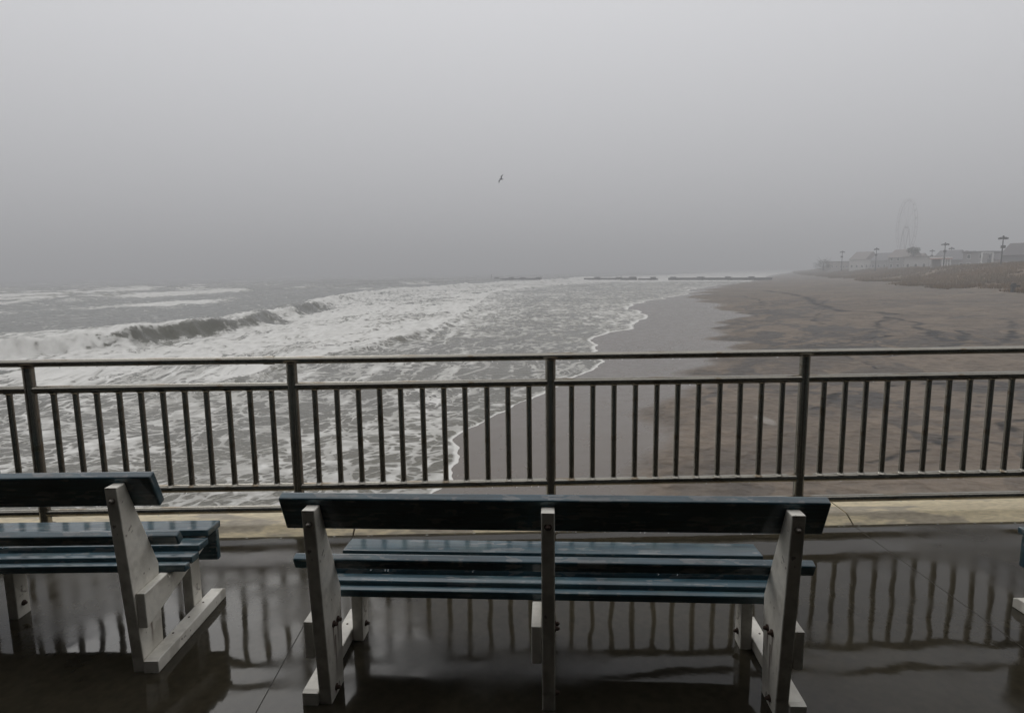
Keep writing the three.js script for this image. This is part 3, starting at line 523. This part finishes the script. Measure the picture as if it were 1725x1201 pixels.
house('faint pale house far along the boardwalk', 'house', 1452, 345, 12, 5.2, 9, 'gable', 2, 1, 1);
house('faint brown low building farthest along the dunes', 'building', 1412, 390, 14, 4.4, 9, 'flat', 3, 1, 1);
house('small dark shed between the gabled house and the flat roofed building', 'building', 1688, 222, 6, 3.4, 6, 'gable', 3, 2, 1);
house('low grey house just beyond the small white pavilion', 'house', 1596, 262, 10, 4.2, 8, 'gable', 4, 0, 1);
house('narrow pale house in front of the tree', 'house', 1537, 300, 8, 4.6, 8, 'gable', 0, 1, 1);
house('hazy grey house standing between two faint lamp posts', 'house', 1488, 325, 11, 4.4, 9, 'gable', 1, 0, 1);
house('hazy flat roofed building between the pale house and the dune crest', 'building', 1470, 370, 14, 4.6, 9, 'flat', 1, 1, 1);
{
  const dist = 216, x = (1580 - 862) / 1050 * dist, p = thing('small_pavilion', 'small white pavilion with a red and white roof edge and columns', 'pavilion', null, [x, 0, -dist], 0.4);
  part('roof', unit(5.2, 0.45, 4.4).translate(0, 4.25, 0), trimMat, p); part('roof_edge', unit(5.3, 0.35, 4.5).translate(0, 3.86, 0), redMat, p); part('back_wall', unit(4.6, 5.6, 0.3).translate(0, 0.9, -1.8), wallMats[0], p);
  for (const a of [-2.1, -0.7, 0.7, 2.1]) part('column', new THREE.CylinderGeometry(0.16, 0.18, 5.6, 10).translate(a, 0.9, 1.8), trimMat, p);
}
{
  const dist = 215, x = (1666 - 862) / 1050 * dist, p = thing('white_frame', 'tall white post with a crossbar in front of the flat roofed building', 'frame', null, [x, -0.4, -dist], 0.4);
  part('post', unit(0.4, 6.6, 0.4).translate(0, 2.9, 0), trimMat, p); part('crossbar', unit(6.2, 0.3, 0.3).translate(-3.0, 6.1, 0), trimMat, p); part('post', unit(0.3, 6.4, 0.3).translate(-6.0, 2.8, 0), trimMat, p);
}
// trees and a bush, built of small leaf faces
const leafMat = new THREE.MeshStandardMaterial({ name: 'dark evergreen leaves', color: new THREE.Color().setRGB(0.05, 0.055, 0.035), roughness: 0.9, side: THREE.DoubleSide });
function leaves(n, rx, ry, rz, cy, size) {
  const v = []; for (let i = 0; i < n; i++) {
    const a = rnd() * 6.283, b = Math.acos(rr(-1, 1)), q = Math.cbrt(rnd()) * (0.75 + 0.4 * vn(a * 1.5, b * 2.5)), p = new THREE.Vector3(rx * q * Math.sin(b) * Math.cos(a), cy + ry * q * Math.cos(b), rz * q * Math.sin(b) * Math.sin(a));
    const u = new THREE.Vector3(rr(-1, 1), rr(-1, 1), rr(-1, 1)).normalize().multiplyScalar(size), w = new THREE.Vector3(rr(-1, 1), rr(-1, 1), rr(-1, 1)).normalize().multiplyScalar(size * 0.6);
    v.push(p.x - u.x, p.y - u.y, p.z - u.z, p.x + u.x, p.y + u.y, p.z + u.z, p.x + w.x, p.y + w.y, p.z + w.z);
  }
  const g = new THREE.BufferGeometry(); g.setAttribute('position', new THREE.Float32BufferAttribute(v, 3)); g.computeVertexNormals(); return g;
}
function tree(name, label, category, px, dist, base, h, r) {
  const t = thing(name, label, category, null, [(px - 862) / 1050 * dist, base, -dist]);
  const limbs = [new THREE.CylinderGeometry(0.16, 0.32, h * 0.75, 8).translate(0, h * 0.37, 0)]; for (let k = 0; k < 5; k++) limbs.push(new THREE.CylinderGeometry(0.05, 0.12, r * 1.1, 6).translate(0, r * 0.5, 0).rotateZ(0.8).rotateY(k * 1.27).translate(0, h * (0.45 + 0.06 * k), 0));
  part('trunk', mergeGeometries(limbs), pileMat, t); part('crown', leaves(900, r, r * 0.62, r, h - r * 0.5, 0.35), leafMat, t);
}
tree('tree', 'dark round topped tree standing above the grey house roof', 'tree', 1533, 275, 0, 9.6, 2.8);
tree('bush', 'round dark bush at the far end of the dunes', 'bush', 1384, 330, -0.3, 5.2, 5.0);
// ───────────────────────── ferris wheel, all but lost in the haze ─────────────────────────
{
  const dist = 620, R = 27, x = (1518 - 862) / 1050 * dist, cy = 39, steel = new THREE.MeshStandardMaterial({ name: 'wheel steel', color: new THREE.Color().setRGB(0.30, 0.28, 0.29), roughness: 0.6 });
  const w = thing('ferris_wheel', 'tall ferris wheel fading into the fog behind the houses', 'ferris wheel', null, [x, 0, -dist], 1.30);
  for (const s of [-1, 1]) part('rim', mergeGeometries([new THREE.TorusGeometry(R, 0.2, 6, 72).translate(0, cy, s * 1.1), new THREE.TorusGeometry(R * 0.82, 0.1, 6, 64).translate(0, cy, s * 1.1)]), steel, w);
  part('hub', new THREE.CylinderGeometry(1.1, 1.1, 3.4, 16).rotateX(Math.PI / 2).translate(0, cy, 0), steel, w);
  for (let k = 0; k < 20; k++) { const sp = part('spoke', unit(R, 0.14, 0.14), steel, w); sp.position.set(R / 2 * Math.cos(k * 0.314), cy + R / 2 * Math.sin(k * 0.314), k % 2 ? 1.0 : -1.0); sp.rotation.z = k * 0.314; }
  for (let k = 0; k < 20; k++) part('gondola', mergeGeometries([new THREE.SphereGeometry(0.7, 8, 6, 0, 6.3, 1.2, 1.9), new THREE.ConeGeometry(0.8, 0.5, 8).translate(0, 1.15, 0), new THREE.CylinderGeometry(0.06, 0.06, 1.6, 5).translate(0, 0.5, 0)]), steel, w).position.set(R * Math.cos(k * 0.314), cy + R * Math.sin(k * 0.314) - 1.5, 0);
  for (const s of [-1, 1]) for (const a of [-1, 1]) { const l = part('support_leg', unit(0.7, 41, 0.7), steel, w); l.position.set(a * 6.6, cy / 2 - 0.6, s * 2.4); l.rotation.z = a * 0.33; }
}
// ───────────────────────── gull ─────────────────────────
{
  const gullMat = new THREE.MeshStandardMaterial({ name: 'grey gull feathers', color: new THREE.Color().setRGB(0.10, 0.10, 0.11), roughness: 0.9 });
  const g = thing('gull', 'grey gull banking on raised wings above the sea', 'gull', null, [-0.9, 11.2, -68]); g.rotation.set(0.2, 0.7, 0.95); g.scale.setScalar(0.8);
  const body = new THREE.SphereGeometry(1, 14, 10).scale(0.085, 0.08, 0.26), p = body.attributes.position; for (let i = 0; i < p.count; i++) { const z = p.getZ(i); if (z > 0.08) { p.setX(i, p.getX(i) * (1 - (z - 0.08) * 3)); p.setY(i, p.getY(i) * (1 - (z - 0.08) * 3.6)); } }
  body.computeVertexNormals();
  part('body', mergeGeometries([body, new THREE.SphereGeometry(0.055, 10, 8).translate(0, 0.03, -0.27), new THREE.ConeGeometry(0.018, 0.08, 6).rotateX(-Math.PI / 2).translate(0, 0.02, -0.35)]), gullMat, g);
  const tail = new THREE.ExtrudeGeometry(new THREE.Shape([[-0.03, 0], [0.03, 0], [0.09, 0.18], [-0.09, 0.18]].map((q) => new THREE.Vector2(...q))), { depth: 0.012, bevelEnabled: false }).rotateX(Math.PI / 2).translate(0, 0.01, 0.2); part('tail', tail, gullMat, g);
  for (const s of [-1, 1]) {
    const sh = new THREE.Shape(); sh.moveTo(0, -0.12); sh.quadraticCurveTo(0.22, -0.22, 0.36, -0.14); sh.quadraticCurveTo(0.5, -0.06, 0.68, 0.12); sh.quadraticCurveTo(0.42, 0.08, 0.3, 0.07); sh.lineTo(0, 0.1);
    const wg = new THREE.ExtrudeGeometry(sh, { depth: 0.014, bevelEnabled: false, curveSegments: 6 }).rotateX(Math.PI / 2), wp = wg.attributes.position; for (let i = 0; i < wp.count; i++) { const x = wp.getX(i); wp.setY(i, wp.getY(i) + 0.35 * x - 0.55 * Math.max(0, x - 0.33)); wp.setX(i, x * s); }
    if (s < 0) { const ix = wg.index; if (ix) for (let i = 0; i < ix.count; i += 3) { const a = ix.getX(i); ix.setX(i, ix.getX(i + 1)); ix.setX(i + 1, a); } }
    wg.computeVertexNormals(); const wing = part('wing', wg, gullMat, g); wing.position.set(s * 0.04, 0.04, -0.03);
  }
}
renderer.render(scene, camera);
